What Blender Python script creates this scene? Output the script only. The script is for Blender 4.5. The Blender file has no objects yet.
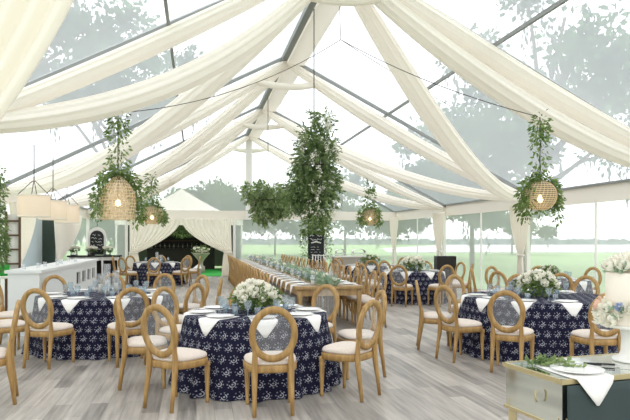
import bpy, math, random
from mathutils import Vector, Matrix
from math import pi, sin, cos, sqrt, atan2
R = random.Random(7)
SC = bpy.context.scene
COL = SC.collection
UP = Vector((0, 0, 1))

# ------------------------------------------------------------------ camera
CAMH, TH, F, HORIZON = 1.58, math.radians(11.0), 612.0, 239.0
CS, SN = cos(TH), sin(TH)
def W(xc, zc, z=0.0):
    """sideways / forward metres from where the photographer stands -> world point"""
    return Vector((CS*xc + SN*zc, -SN*xc + CS*zc, z))
def PX(px, zc, z=0.0):
    return W((px-315.0)/F*zc, zc, z)

cam = bpy.data.cameras.new('camera')
cam.sensor_width = 36.0; cam.lens = F*36.0/630.0
cam.shift_y = (HORIZON-210.0)/630.0
cam.clip_end = 2000; cam.clip_start = 0.05
camo = bpy.data.objects.new('camera', cam); COL.objects.link(camo)
camo.location = (0, 0, CAMH); camo.rotation_euler = (pi/2, 0, -TH)
SC.camera = camo

# ------------------------------------------------------------------ materials
def srgb(r, g, b):
    f = lambda v: (v/255/12.92) if v/255 <= .04045 else ((v/255+.055)/1.055)**2.4
    return (f(r), f(g), f(b), 1)
def newmat(name):
    m = bpy.data.materials.new(name); m.use_nodes = True
    nt = m.node_tree; nt.nodes.clear()
    out = nt.nodes.new('ShaderNodeOutputMaterial')
    return m, nt, out
def principled(name, col, rough=.5, metal=0., noise=None, emis=None, spec=.5, alpha=1., bump=None, sheen=0.):
    m, nt, out = newmat(name)
    p = nt.nodes.new('ShaderNodeBsdfPrincipled')
    p.inputs['Base Color'].default_value = col
    p.inputs['Roughness'].default_value = rough
    p.inputs['Metallic'].default_value = metal
    p.inputs['Specular IOR Level'].default_value = spec
    if sheen: p.inputs['Sheen Weight'].default_value = sheen
    if noise:
        scale, col2, stretch = noise
        tc = nt.nodes.new('ShaderNodeTexCoord'); mp = nt.nodes.new('ShaderNodeMapping')
        mp.inputs['Scale'].default_value = stretch
        nz = nt.nodes.new('ShaderNodeTexNoise'); nz.inputs['Scale'].default_value = scale
        nz.inputs['Detail'].default_value = 3
        rp = nt.nodes.new('ShaderNodeValToRGB')
        rp.color_ramp.elements[0].position = .35; rp.color_ramp.elements[0].color = col
        rp.color_ramp.elements[1].position = .65; rp.color_ramp.elements[1].color = col2
        nt.links.new(tc.outputs['Object'], mp.inputs[0]); nt.links.new(mp.outputs[0], nz.inputs[0])
        nt.links.new(nz.outputs['Fac'], rp.inputs[0]); nt.links.new(rp.outputs[0], p.inputs['Base Color'])
    if emis:
        p.inputs['Emission Color'].default_value = emis[0]; p.inputs['Emission Strength'].default_value = emis[1]
    nt.links.new(p.outputs[0], out.inputs[0])
    return m
def fabric(name, col, transl=.35, noise=None):
    m, nt, out = newmat(name)
    d = nt.nodes.new('ShaderNodeBsdfDiffuse'); t = nt.nodes.new('ShaderNodeBsdfTranslucent')
    mx = nt.nodes.new('ShaderNodeMixShader'); mx.inputs[0].default_value = transl
    for n in (d, t): n.inputs['Color'].default_value = col
    if noise:
        scale, col2 = noise
        tc = nt.nodes.new('ShaderNodeTexCoord')
        nz = nt.nodes.new('ShaderNodeTexNoise'); nz.inputs['Scale'].default_value = scale; nz.inputs['Detail'].default_value = 2
        rp = nt.nodes.new('ShaderNodeValToRGB')
        rp.color_ramp.elements[0].position = .38; rp.color_ramp.elements[0].color = col
        rp.color_ramp.elements[1].position = .62; rp.color_ramp.elements[1].color = col2
        nt.links.new(tc.outputs['Object'], nz.inputs[0]); nt.links.new(nz.outputs['Fac'], rp.inputs[0])
        for n in (d, t): nt.links.new(rp.outputs[0], n.inputs['Color'])
    nt.links.new(d.outputs[0], mx.inputs[1]); nt.links.new(t.outputs[0], mx.inputs[2])
    nt.links.new(mx.outputs[0], out.inputs[0])
    return m
def thin_clear(name, tint, body, fac, gloss=.05, transl=.5, rough=.08):
    """thin clear sheet or glass: mostly passes light, a little milky body, a little shine"""
    m, nt, out = newmat(name)
    tr = nt.nodes.new('ShaderNodeBsdfTransparent'); tr.inputs[0].default_value = tint
    d = nt.nodes.new('ShaderNodeBsdfDiffuse'); d.inputs[0].default_value = body
    t = nt.nodes.new('ShaderNodeBsdfTranslucent'); t.inputs[0].default_value = body
    g = nt.nodes.new('ShaderNodeBsdfGlossy'); g.inputs['Roughness'].default_value = rough
    a = nt.nodes.new('ShaderNodeMixShader'); a.inputs[0].default_value = transl
    b = nt.nodes.new('ShaderNodeMixShader'); b.inputs[0].default_value = fac
    c = nt.nodes.new('ShaderNodeMixShader'); c.inputs[0].default_value = gloss
    L = nt.links.new
    L(d.outputs[0], a.inputs[1]); L(t.outputs[0], a.inputs[2])
    L(tr.outputs[0], b.inputs[1]); L(a.outputs[0], b.inputs[2])
    L(b.outputs[0], c.inputs[1]); L(g.outputs[0], c.inputs[2]); L(c.outputs[0], out.inputs[0])
    return m

M = {}
M['oak'] = principled('oak', srgb(180, 145, 90), .5, noise=(5, srgb(150, 115, 66), (6, 6, 1)))
M['cushion'] = principled('cushion linen', srgb(222, 210, 200), .9, noise=(60, srgb(212, 200, 188), (1, 1, 1)))
M['panel'] = thin_clear('clear chair back', (.93, .94, .95, 1), (.75, .76, .76, 1), .16, .05)
M['ivory'] = fabric('ivory fabric', srgb(254, 250, 244), .45)
M['curtain'] = fabric('ivory curtain fabric', srgb(253, 249, 242), .45)
M['valance'] = principled('ivory vinyl', srgb(236, 229, 218), .7)
M['metal'] = principled('aluminium', srgb(138, 141, 140), .5, .2)
M['dkmetal'] = principled('bronze metal', srgb(70, 62, 54), .5, .4)
M['black'] = principled('black', srgb(26, 28, 30), .6)
M['white'] = principled('white paint', srgb(236, 234, 230), .45)
M['bar'] = principled('bar white', srgb(226, 228, 228), .4)
M['linen'] = principled('white linen', srgb(240, 238, 236), .9)
M['china'] = principled('china', srgb(242, 241, 240), .2)
M['candle'] = principled('candle wax', srgb(245, 240, 228), .5)
M['vinyl'] = thin_clear('clear roof vinyl', (.95, .975, 1, 1), (.86, .92, .97, 1), .42, .03, .65, .2)
M['vinylwall'] = thin_clear('clear wall vinyl', (.95, .98, .97, 1), (.90, .94, .93, 1), .42, .04, .5, .12)
M['glass'] = thin_clear('clear glass', (.96, .97, .98, 1), (.9, .93, .95, 1), .05, .12, .5, .03)
M['blueglass'] = thin_clear('pale blue glass', (.78, .84, .88, 1), (.70, .77, .82, 1), .20, .10, .6, .05)
M['silver'] = principled('silver', srgb(205, 205, 205), .2, 1.)
M['knife'] = principled('dark steel', srgb(60, 62, 66), .25, .8)
M['farmwood'] = principled('farm table wood', srgb(176, 146, 100), .55, noise=(4, srgb(150, 118, 74), (8, 1, 1)))
M['darkwood'] = principled('dark wood', srgb(92, 66, 44), .55)
M['leaf'] = fabric('leaf green', srgb(96, 122, 68), .4, (9, srgb(146, 166, 106)))
M['leafdk'] = fabric('deep leaf green', srgb(92, 118, 74), .38, (7, srgb(152, 170, 118)))
M['leafpale'] = fabric('pale leaf green', srgb(126, 148, 100), .4, (9, srgb(172, 188, 140)))
M['sage'] = fabric('sage leaf', srgb(140, 164, 138), .3, (10, srgb(176, 196, 172)))
M['treeleaf'] = fabric('oak leaf', srgb(64, 94, 70), .35, (.6, srgb(102, 136, 96)))
M['moss'] = fabric('spanish moss', srgb(122, 130, 124), .3)
M['bark'] = principled('bark', srgb(100, 92, 84), .9)
M['rose'] = fabric('white petals', srgb(246, 243, 232), .25)
M['blush'] = fabric('blush petals', srgb(240, 206, 186), .25)
M['blueflower'] = fabric('blue petals', srgb(184, 196, 222), .25)
M['turf'] = principled('green turf', srgb(44, 160, 62), .9)
M['rattan'] = fabric('rattan', srgb(252, 236, 210), .5)
M['rattanmesh'] = thin_clear('sheer woven liner', (.97, .92, .84, 1), srgb(252, 238, 214), .36, .0, .65)
M['bulb'] = principled('bulb', srgb(255, 236, 200), .3, emis=(srgb(255, 226, 170), 6.))
M['shade'] = fabric('lamp shade', srgb(246, 232, 216), .5)
M['chalk'] = principled('chalkboard', srgb(38, 42, 44), .8)
M['chalkink'] = principled('chalk', srgb(232, 232, 228), .9)
M['teal'] = principled('dark teal cloth', srgb(52, 66, 66), .8)
M['gold'] = principled('champagne gold', srgb(196, 180, 140), .35, .6)
M['mirror'] = principled('antique mirror', srgb(214, 218, 210), .08, 1.)
M['greycloth'] = principled('grey', srgb(168, 160, 150), .9)
M['dkgreen'] = principled('dark green door', srgb(30, 62, 56), .7)
M['paleblue'] = principled('pale blue panel', srgb(196, 212, 220), .5)
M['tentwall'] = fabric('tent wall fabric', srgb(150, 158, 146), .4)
M['dark'] = principled('dark interior', srgb(44, 40, 38), .9)
M['frost'] = principled('cake icing', srgb(244, 234, 222), .55)
M['shore'] = principled('haze-tinted far shore', srgb(150, 160, 166), 1.)  # distance haze is mixed into this blue-grey tree colour

def nodes_math(nt):
    def m(op, a, b=None, c=None):
        n = nt.nodes.new('ShaderNodeMath'); n.operation = op
        for i, v in enumerate((a, b, c)):
            if v is None: continue
            if isinstance(v, (int, float)): n.inputs[i].default_value = v
            else: nt.links.new(v, n.inputs[i])
        return n.outputs[0]
    return m
def navy_mat():
    """navy cloth woven with staggered silver medallions: dot, ring and fan"""
    m, nt, out = newmat('navy patterned cloth')
    p = nt.nodes.new('ShaderNodeBsdfPrincipled'); p.inputs['Roughness'].default_value = .8; p.inputs['Specular IOR Level'].default_value = .12
    uv = nt.nodes.new('ShaderNodeUVMap'); uv.uv_map = 'uv'
    sp = nt.nodes.new('ShaderNodeSeparateXYZ'); nt.links.new(uv.outputs[0], sp.inputs[0])
    f = nodes_math(nt)
    s = .118
    v = f('DIVIDE', sp.outputs[1], s); row = f('FLOOR', v)
    u = f('ADD', f('DIVIDE', sp.outputs[0], s), f('MULTIPLY', f('MODULO', row, 2.), .5))
    fx = f('SUBTRACT', f('FRACT', u), .5); fy = f('SUBTRACT', f('FRACT', v), .5)
    r = f('SQRT', f('ADD', f('MULTIPLY', fx, fx), f('MULTIPLY', fy, fy)))
    a = f('ARCTAN2', fy, fx)
    ring = f('LESS_THAN', f('ABSOLUTE', f('SUBTRACT', r, .20)), .04)
    ringc = f('MULTIPLY', ring, f('GREATER_THAN', f('COSINE', f('ADD', a, .8)), -.6))
    dot = f('LESS_THAN', r, .075)
    pat = f('MAXIMUM', ringc, dot)
    petal = f('MULTIPLY', f('GREATER_THAN', f('COSINE', f('MULTIPLY', a, 8.)), .35), f('LESS_THAN', f('ABSOLUTE', f('SUBTRACT', r, .345)), .05))
    pat = f('MAXIMUM', pat, f('MULTIPLY', petal, .75))
    nz = nt.nodes.new('ShaderNodeTexNoise'); nz.inputs['Scale'].default_value = 26; nz.inputs['Detail'].default_value = 2
    nt.links.new(uv.outputs[0], nz.inputs[0])
    br = nt.nodes.new('ShaderNodeMapRange'); br.inputs[1].default_value = .30; br.inputs[2].default_value = .55
    nt.links.new(nz.outputs['Fac'], br.inputs[0])
    pat = f('MULTIPLY', pat, br.outputs[0])
    mx = nt.nodes.new('ShaderNodeMix'); mx.data_type = 'RGBA'
    nt.links.new(pat, mx.inputs['Factor'])
    mx.inputs['A'].default_value = srgb(27, 27, 50); mx.inputs['B'].default_value = srgb(166, 168, 178)
    nt.links.new(mx.outputs['Result'], p.inputs['Base Color'])
    nt.links.new(p.outputs[0], out.inputs[0])
    return m
M['navy'] = navy_mat()
def floor_mat():
    m, nt, out = newmat('grey washed planks')
    p = nt.nodes.new('ShaderNodeBsdfPrincipled'); p.inputs['Roughness'].default_value = .42
    tc = nt.nodes.new('ShaderNodeTexCoord'); mp = nt.nodes.new('ShaderNodeMapping')
    mp.inputs['Rotation'].default_value = (0, 0, pi/2)
    nt.links.new(tc.outputs['Object'], mp.inputs[0])
    def brick(c1, c2, mort, off):
        b = nt.nodes.new('ShaderNodeTexBrick')
        b.inputs['Scale'].default_value = 1; b.inputs['Brick Width'].default_value = 1.15; b.inputs['Row Height'].default_value = .165
        b.inputs['Mortar Size'].default_value = .004; b.inputs['Color1'].default_value = c1; b.inputs['Color2'].default_value = c2
        b.inputs['Mortar'].default_value = mort; b.offset = off; b.offset_frequency = 2
        nt.links.new(mp.outputs[0], b.inputs[0]); return b
    b = brick(srgb(186, 179, 171), srgb(104, 100, 96), srgb(120, 116, 112), .37)
    m2 = nt.nodes.new('ShaderNodeMapping'); m2.inputs['Scale'].default_value = (14, .9, 1)
    nt.links.new(tc.outputs['Object'], m2.inputs[0])
    nz = nt.nodes.new('ShaderNodeTexNoise'); nz.inputs['Scale'].default_value = 1.6; nz.inputs['Detail'].default_value = 4
    nt.links.new(m2.outputs[0], nz.inputs[0])
    rp = nt.nodes.new('ShaderNodeValToRGB')
    rp.color_ramp.elements[0].position = .3; rp.color_ramp.elements[0].color = srgb(120, 116, 112)
    rp.color_ramp.elements[1].position = .68; rp.color_ramp.elements[1].color = srgb(206, 199, 190)
    nt.links.new(nz.outputs['Fac'], rp.inputs[0])
    mx = nt.nodes.new('ShaderNodeMix'); mx.data_type = 'RGBA'; mx.inputs['Factor'].default_value = .42
    nt.links.new(b.outputs['Color'], mx.inputs['A']); nt.links.new(rp.outputs[0], mx.inputs['B'])
    nt.links.new(mx.outputs['Result'], p.inputs['Base Color'])
    nt.links.new(p.outputs[0], out.inputs[0])
    return m
M['floor'] = floor_mat()
M['lawn'] = principled('lawn', srgb(142, 176, 120), .95, noise=(.35, srgb(164, 192, 140), (1, 1, 1)))
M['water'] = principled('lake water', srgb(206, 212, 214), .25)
M['path'] = principled('pale path', srgb(196, 188, 176), .9)

# ------------------------------------------------------------------ mesh building
class MB:
    def __init__(s): s.v, s.f, s.uv = [], [], None
    def add(s, vs, fs):
        o = len(s.v); s.v += [tuple(v) for v in vs]; s.f += [tuple(i+o for i in f) for f in fs]; return s
    def box(s, c, d, ax=None):
        c = Vector(c); h = Vector(d)/2
        pts = []
        for x in (-1, 1):
            for y in (-1, 1):
                for z in (-1, 1):
                    v = Vector((x*h.x, y*h.y, z*h.z))
                    if ax is not None: v = ax @ v
                    pts.append(c+v)
        return s.add(pts, [(0, 1, 3, 2), (4, 6, 7, 5), (0, 4, 5, 1), (2, 3, 7, 6), (0, 2, 6, 4), (1, 5, 7, 3)])
    def bar(s, a, b, w, h, up=UP):
        a, b = Vector(a), Vector(b); y = (b-a).normalized(); x = y.cross(up)
        x = x.normalized() if x.length > 1e-5 else Vector((1, 0, 0)); z = x.cross(y)
        return s.box((a+b)/2, (w, (b-a).length, h), Matrix((x, y, z)).transposed())
    def tube(s, path, rad, n=8, closed=False, squash=1., up=UP):
        P = [Vector(p) for p in path]; k = len(P)
        if not hasattr(rad, '__len__'): rad = [rad]*k
        vs, fs = [], []
        prev = None
        for i, p in enumerate(P):
            if closed: t = P[(i+1) % k]-P[i-1]
            else: t = P[min(i+1, k-1)]-P[max(i-1, 0)]
            t.normalize()
            if prev is None:
                x = t.cross(up)
                if x.length < 1e-3: x = t.cross(Vector((1, 0, 0)))
            else: x = prev-t*prev.dot(t)
            x.normalize(); prev = x; z = x.cross(t)
            for j in range(n):
                a = 2*pi*j/n
                vs.append(p+x*(cos(a)*rad[i])+z*(sin(a)*rad[i]*squash))
        m = k if closed else k-1
        for i in range(m):
            for j in range(n):
                a, b = i*n+j, i*n+(j+1) % n; c, d = ((i+1) % k)*n+(j+1) % n, ((i+1) % k)*n+j
                fs.append((a, b, c, d))
        if not closed:
            fs.append(tuple(range(n-1, -1, -1))); fs.append(tuple((k-1)*n+j for j in range(n)))
        return s.add(vs, fs)
    def lathe(s, prof, n=24, c=(0, 0, 0), cap=True):
        c = Vector(c); vs, fs = [], []
        for r, z in prof:
            for j in range(n):
                a = 2*pi*j/n; vs.append(c+Vector((r*cos(a), r*sin(a), z)))
        for i in range(len(prof)-1):
            for j in range(n):
                fs.append((i*n+j, i*n+(j+1) % n, (i+1)*n+(j+1) % n, (i+1)*n+j))
        if cap:
            if prof[0][0] > 1e-4: fs.append(tuple(range(n-1, -1, -1)))
            if prof[-1][0] > 1e-4: fs.append(tuple((len(prof)-1)*n+j for j in range(n)))
        return s.add(vs, fs)
    def grid(s, fn, nu, nv, wrapu=False):
        vs = [fn(i/(nu if wrapu else nu-1), j/(nv-1)) for j in range(nv) for i in range(nu)]
        fs = []
        for j in range(nv-1):
            for i in range(nu if wrapu else nu-1):
                fs.append((j*nu+i, j*nu+(i+1) % nu, (j+1)*nu+(i+1) % nu, (j+1)*nu+i))
        return s.add(vs, fs)
    def leaf(s, p, d, nrm, l, w):
        d = d.normalized(); x = d.cross(nrm)
        if x.length < 1e-4: x = d.cross(Vector((.3, .5, .8)))
        x.normalize(); z = x.cross(d)
        return s.add([p, p+d*l*.5+x*w*.5+z*l*.08, p+d*l, p+d*l*.5-x*w*.5+z*l*.08, p+d*l*.55-z*l*.06],
                     [(0, 1, 4), (0, 4, 3), (1, 2, 4), (4, 2, 3)])
    def obj(s, name, mat, parent=None, smooth=True, uv=None, thick=0, loc=None):
        me = bpy.data.meshes.new(name); me.from_pydata(s.v, [], s.f); me.materials.append(M[mat] if isinstance(mat, str) else mat)
        if smooth: me.polygons.foreach_set('use_smooth', [True]*len(me.polygons))
        if uv:
            l = me.uv_layers.new(name='uv')
            for lp in me.loops: l.data[lp.index].uv = uv[lp.vertex_index]
        me.update()
        o = bpy.data.objects.new(name, me); COL.objects.link(o)
        if parent is not None: o.parent = parent
        if loc is not None: o.location = loc
        if thick:
            md = o.modifiers.new('thickness', 'SOLIDIFY'); md.thickness = thick; md.offset = 0
        return o
def tag(o, label, cat, group=None, kind=None):
    o['label'] = label; o['category'] = cat
    if group: o['group'] = group
    if kind: o['kind'] = kind
    n = len(label.replace(',', ' ').split())
    if not 4 <= n <= 16: print('LABEL LENGTH', n, label)
    return o
def thing(name, label, cat, loc=(0, 0, 0), rz=0, group=None):
    o = bpy.data.objects.new(name, None); COL.objects.link(o); o.empty_display_size = .1
    o.location = loc; o.rotation_euler = (0, 0, rz)
    return tag(o, label, cat, group)
def dup(root, loc, rz, label, group=None, scale=None):
    def cp(o, par):
        c = o.copy(); COL.objects.link(c)
        if par is not None: c.parent = par
        for ch in KIDS.get(o.name, []): cp(ch, c)
        return c
    r = cp(root, None); r.location = loc; r.rotation_euler = (0, 0, rz)
    r['label'] = label
    n = len(label.replace(',', ' ').split())
    if not 4 <= n <= 16: print('LABEL LENGTH', n, label)
    if group: r['group'] = group
    if scale: r.scale = scale
    return r
KIDS = {}
def freeze(root):
    for o in [root]+list(root.children_recursive): KIDS[o.name] = list(o.children)
class Stamp:
    """first use places the source itself, later uses place copies"""
    def __init__(s, root): s.root = root; s.used = False; freeze(root)
    def put(s, loc, rz, label, group, scale=None):
        if not s.used:
            s.used = True; o = s.root; o.location = loc; o.rotation_euler = (0, 0, rz)
            o['label'] = label; o['group'] = group
            if scale: o.scale = scale
            return o
        return dup(s.root, loc, rz, label, group, scale)
def structure(o, label, cat='structure'):
    o['kind'] = 'structure'; o['label'] = label; o['category'] = cat; return o
ORD = ['first', 'second', 'third', 'fourth', 'fifth', 'sixth', 'seventh', 'eighth', 'ninth', 'tenth', 'eleventh', 'twelfth',
       'thirteenth', 'fourteenth', 'fifteenth', 'sixteenth', 'seventeenth', 'eighteenth', 'nineteenth', 'twentieth', 'twenty-first', 'twenty-second', 'twenty-third', 'twenty-fourth']
def rvec(rr=R):
    while True:
        v = Vector((rr.uniform(-1, 1), rr.uniform(-1, 1), rr.uniform(-1, 1)))
        if .05 < v.length < 1: return v

# ------------------------------------------------------------------ tent shell
XL, XR, XM = -4.4, 8.8, 2.2
YE, YN = 26.2, -1.8
ZE, ZR, ZV = 2.78, 6.12, 2.40
FR = [26.2, 20.6, 15.0, 9.4, 3.8, -1.8]
def roofz(x): return ZE+(ZR-ZE)*(1-abs(x-XM)/(XR-XM))

mb = MB(); mb.box(((XL+XR)/2, (YE+YN)/2, -.06), (XR-XL, YE-YN, .12)); structure(mb.obj('floor', 'floor', smooth=False), 'grey washed plank floor of the tent', 'floor')
# clear roof: one sheet per bay and slope
mb = MB()
for i in range(len(FR)-1):
    for side in (XL, XR):
        a, b = FR[i+1]+.03, FR[i]-.03
        mb.add([(side, a, ZE), (XM, a, ZR), (XM, b, ZR), (side, b, ZE)], [(0, 1, 2, 3)])
structure(mb.obj('ceiling', 'vinyl', smooth=False), 'clear pitched tent roof sheets', 'roof')
# clear side walls + far end wall (opening for the tied curtains)
mb = MB()
mb.add([(XR, YN, 0), (XR, YE, 0), (XR, YE, ZV), (XR, YN, ZV)], [(0, 1, 2, 3)])
structure(mb.obj('wall_right', 'vinylwall', smooth=False), 'clear side wall toward the lake', 'wall')
mb = MB()
for a, b in ((YN, 16.6), (21.8, YE)):
    mb.add([(XL, a, 0), (XL, b, 0), (XL, b, ZV), (XL, a, ZV)], [(0, 1, 2, 3)])
structure(mb.obj('wall_left', 'vinylwall', smooth=False), 'clear side wall behind the bar', 'wall')
DX0, DX1 = -2.75, 1.54
mb = MB()
for a, b in ((XL, DX0), (DX1, XR)):
    mb.add([(a, YE, 0), (b, YE, 0), (b, YE, ZV), (a, YE, ZV)], [(0, 1, 2, 3)])
mb.add([(XL, YE, ZE), (XR, YE, ZE), (XM, YE, ZR)], [(0, 1, 2)])
structure(mb.obj('wall_back', 'vinylwall', smooth=False), 'clear end wall and gable', 'wall')
tn = [0]
def trim(m, mat, label):
    tn[0] += 1; return structure(m.obj('trim_%d' % tn[0], mat, smooth=False), label, 'tent frame')
# valances
for x in (XL, XR):
    trim(MB().box((x-.02*(1 if x > 0 else -1), (YE+YN)/2, (ZE+ZV)/2), (.05, YE-YN, ZE-ZV)), 'valance', 'ivory valance along the eave')
    trim(MB().box((x-.07*(1 if x > 0 else -1), (YE+YN)/2, ZE+.01), (.06, YE-YN, .05)), 'metal', 'grey metal eave rail')
trim(MB().box((XM, YE-.03, (ZE+ZV)/2), (XR-XL, .06, ZE-ZV)), 'valance', 'ivory valance across the end wall')
trim(MB().box((XM, YE-.1, (ZV+ZR-.15)/2), (.26, .14, ZR-ZV-.15)), 'white', 'white end wall post under the ridge')
for i, y in enumerate(FR):
    for side in (XL, XR):
        s = 1 if side > XM else -1
        trim(MB().bar((side-s*.03, y, ZE-.02), (XM, y, ZR-.02), .06, .09), 'metal', 'grey metal rafter')
        trim(MB().box((side-s*.09, y, ZV/2), (.10, .10, ZV)), 'white', 'white side post')
    h = .95; zt = roofz(XM+h)-.16
    if i < 5:
        n = 14
        path = [(XM-h+2*h*k/n, y-.03, zt-.28*4*(k/n)*(1-k/n)*.5) for k in range(n+1)]
        trim(MB().tube(path, [.07+.04*sin(pi*k/n) for k in range(n+1)], 12, squash=.8), 'ivory', 'ivory wrapped collar tie below the ridge')
trim(MB().box((XM-.06, (YE+YN)/2, ZR-.09), (.14, YE-YN, .14)), 'metal', 'grey metal ridge beam')
trim(MB().box((XM+.22, (YE+YN)/2, ZR-.19), (.44, YE-YN, .10)), 'ivory', 'ivory cover beside the ridge beam')
for x in (XM-2.6, XM+2.6):
    trim(MB().box((x, (YE+YN)/2, roofz(x)-.05), (.045, YE-YN, .06)), 'metal', 'grey metal purlin halfway up the roof')
for y in (23.4, 17.8, 12.2, 10.6, 6.6):
    trim(MB().tube([(XR-.05, y, 0), (XR-.05, y, ZV)], .028, 8), 'white', 'slim white wall pole toward the lake')
    if not 17 < y < 21.4: trim(MB().tube([(XL+.05, y, 0), (XL+.05, y, ZV)], .028, 8), 'white', 'slim white wall pole behind the bar')
for x in (XL+.1, DX0-.05, DX1+.05, 5.5, XR-.1):
    trim(MB().box((x, YE-.1, ZV/2), (.11, .11, ZV)), 'white', 'white post of the end wall')

# ------------------------------------------------------------------ ceiling swags
def swag(p0, p1, sag, wm, hm, label, w0=.16, w1=.2, seed=0, folds=9, asym=.25):
    p0, p1 = Vector(p0), Vector(p1); n = 44; m = 64
    rr = random.Random(seed); ph = rr.uniform(0, 6); skew = rr.uniform(-.06, .06)
    side = (p1-p0).cross(UP).normalized()
    def f(u, v):
        t = v; c = p0.lerp(p1, t)-UP*(sag*4*t*(1-t)*(1+asym*2*(t-.5)))
        c += side*skew*sin(pi*t)
        tg = (p1-p0)-UP*(sag*4*(1-2*t)); tg.normalize()
        e2 = side.cross(tg).normalized()
        k = sin(pi*min(max(t, 0), 1))**.55
        e = w0 if t < .5 else w1
        w = e+(wm-e)*k; h = .12+(hm-.12)*k
        a = 2*pi*u
        r = 1+.075*cos(folds*a+ph)+.035*cos((folds*2+1)*a+ph*2+2*t)+.03*sin(3*a+5*t)
        return c+side*(w/2*cos(a)*r)+e2*(h/2*sin(a)*r)
    mb = MB().grid(f, m, n, wrapu=True)
    o = mb.obj('ceiling_swag', 'ivory')
    return tag(o, label, 'drapery', 'ivory fabric swags under the clear roof')
def ridge(y, dz=-.16): return (XM, y, ZR+dz)
def eave(side, y): return (XR-.16 if side > 0 else XL+.16, y, ZE-.1)
SN_ = {0: 'end wall', 1: 'second-farthest frame'}
names = {26.2: 'end wall frame', 20.6: 'frame before the end wall', 15.0: 'middle frame', 9.4: 'frame over the near tables', 3.8: 'frame over the entrance'}
sd = 0
for side, sname in ((1, 'lake side'), (-1, 'bar side')):
    for y in (20.6, 15.0, 9.4):
        sd += 1
        swag(ridge(y), (XL+.3, y, 3.12) if (side < 0 and y == 9.4) else eave(side, y), {20.6: .26, 15.0: .24, 9.4: .50}[y] if side > 0 else {20.6: .4, 15.0: .3, 9.4: .9}[y],
             .46, .34, 'ivory fabric swag along the %s, %s' % (names[y], sname), seed=sd, asym=-.3 if (side < 0 and y == 9.4) else .1)
        if y == 9.4 and side < 0 or y == 9.4:
            sd += 1
            swag(ridge(y-.05, -.08), (eave(side, y)[0], y-.1, ZE+.02), .16, .5, .26, 'ivory fabric hugging the rafter of the %s, %s' % (names[y], sname), seed=sd)
for side, a, b, sag in ((1, 9.4, 15.0, .75), (1, 20.6, 15.0, .55), (1, 26.0, 20.6, .5),
                        (-1, 9.4, 15.0, .75), (-1, 15.0, 20.6, .7), (-1, 20.6, 26.0, .6), (-1, 26.0, 20.6, .5)):
    sd += 1
    swag(ridge(a, -.2), eave(side, b), sag, .44, .34, 'ivory fabric swag crossing from the %s ridge to the %s eave, %s' % (
        {9.4: 'near', 15.0: 'middle', 20.6: 'far', 26.0: 'end'}[a], {15.0: 'middle', 20.6: 'far', 26.0: 'end'}[b], sname if False else ('lake side' if side > 0 else 'bar side')), seed=sd)

# ------------------------------------------------------------------ tied curtains
def curtain(top0, top1, tie, zt, ztie, label, folds=12, amp=.05, spread=.22, bottom=.5, inward=None, group='tied ivory curtains', spill=0.0, normal=None):
    """top0/top1: ends of the rail (xy); tie: xy where it is gathered; falls straight below the tie"""
    a, b, t = Vector((*top0, 0)), Vector((*top1, 0)), Vector((*tie, 0))
    d = (b-a).normalized(); nrm = normal if normal is not None else Vector((-d.y, d.x, 0))
    nu, nv = folds*12+1, 44
    def f(u, v):
        s = v
        tp = a.lerp(b, u); ti = t+d*((u-.5)*spread); bo = t+d*((u-.5)*bottom)
        kt = .66
        if s < kt:
            q = s/kt; z = zt+(ztie-zt)*q
            # strands farther from the tie sag deeper before they are gathered
            e = q**1.9
            p = tp.lerp(ti, e); A = amp*(1-.55*q)
        else:
            q = (s-kt)/(1-kt); z = ztie*(1-q)+.01*q; p = ti.lerp(bo, sqrt(q)); A = amp*(.45+.55*q)
        p = p+nrm*(A*sin(2*pi*folds*u+.7*sin(7*u)))
        return Vector((p.x, p.y, z))
    r = thing('tied_curtain', label, 'curtain', (0, 0, 0), 0, group)
    MB().grid(f, nu, nv).obj('curtain_panel', 'curtain', r, thick=.006)
    w = max(spread, .12)
    ring = [t+d*(cos(k/14*2*pi)*w*.56)+nrm*(sin(k/14*2*pi)*(amp*.6+.04))+UP*ztie for k in range(14)]
    MB().tube(ring, .028, 6, closed=True).obj('tie_band', 'ivory', r)
    return r
# far end entrance pair
curtain((DX0+.1, YE-.35), (-.62, YE-.35), (DX0+.25, YE-.35), ZV+.02, 1.02, 'ivory entrance curtain on the bar side of the end wall opening', 10, .035, .3, .55)
curtain((-.60, YE-.35), (DX1-.1, YE-.35), (DX1-.22, YE-.35), ZV+.02, 1.02, 'ivory entrance curtain on the lake side of the end wall opening', 10, .035, .3, .55)
# side wall post curtains
for y, lab in ((20.6, 'ivory curtain tied at the lake side post of the far frame'), (15.0, 'ivory curtain tied at the lake side post of the middle frame'),
               (26.0-.35, 'ivory curtain tied at the lake side corner of the end wall')):
    curtain((XR-.3, y-.55), (XR-.3, y+.55), (XR-.3, y), ZV+.12, 1.15, lab, 9, .05, .2, .34)
# bar side doorway pair
curtain((XL+.3, 14.9), (XL+.3, 17.0), (XL+.3, 15.4), ZV+.02, .95, 'ivory curtain at the bar side doorway, nearer the bar end', 10, .06, .3, .5)
curtain((XL+.3, 19.3), (XL+.3, 23.4), (XL+.3, 19.8), ZV+.02, .95, 'ivory curtain at the bar side doorway, swept back by the end wall', 14, .06, .35, .5)
# near entrance curtain swept aside
curtain((-2.0, 2.0), (-.20, 2.0), (-1.66, 2.0), 3.05, 1.0, 'large ivory entrance curtain swept aside close to us', 22, .022, .45, .7)
trim(MB().box((XM, 2.0, 3.12), (XR-XL, .08, .12)), 'valance', 'ivory beam over the near entrance')

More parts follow.
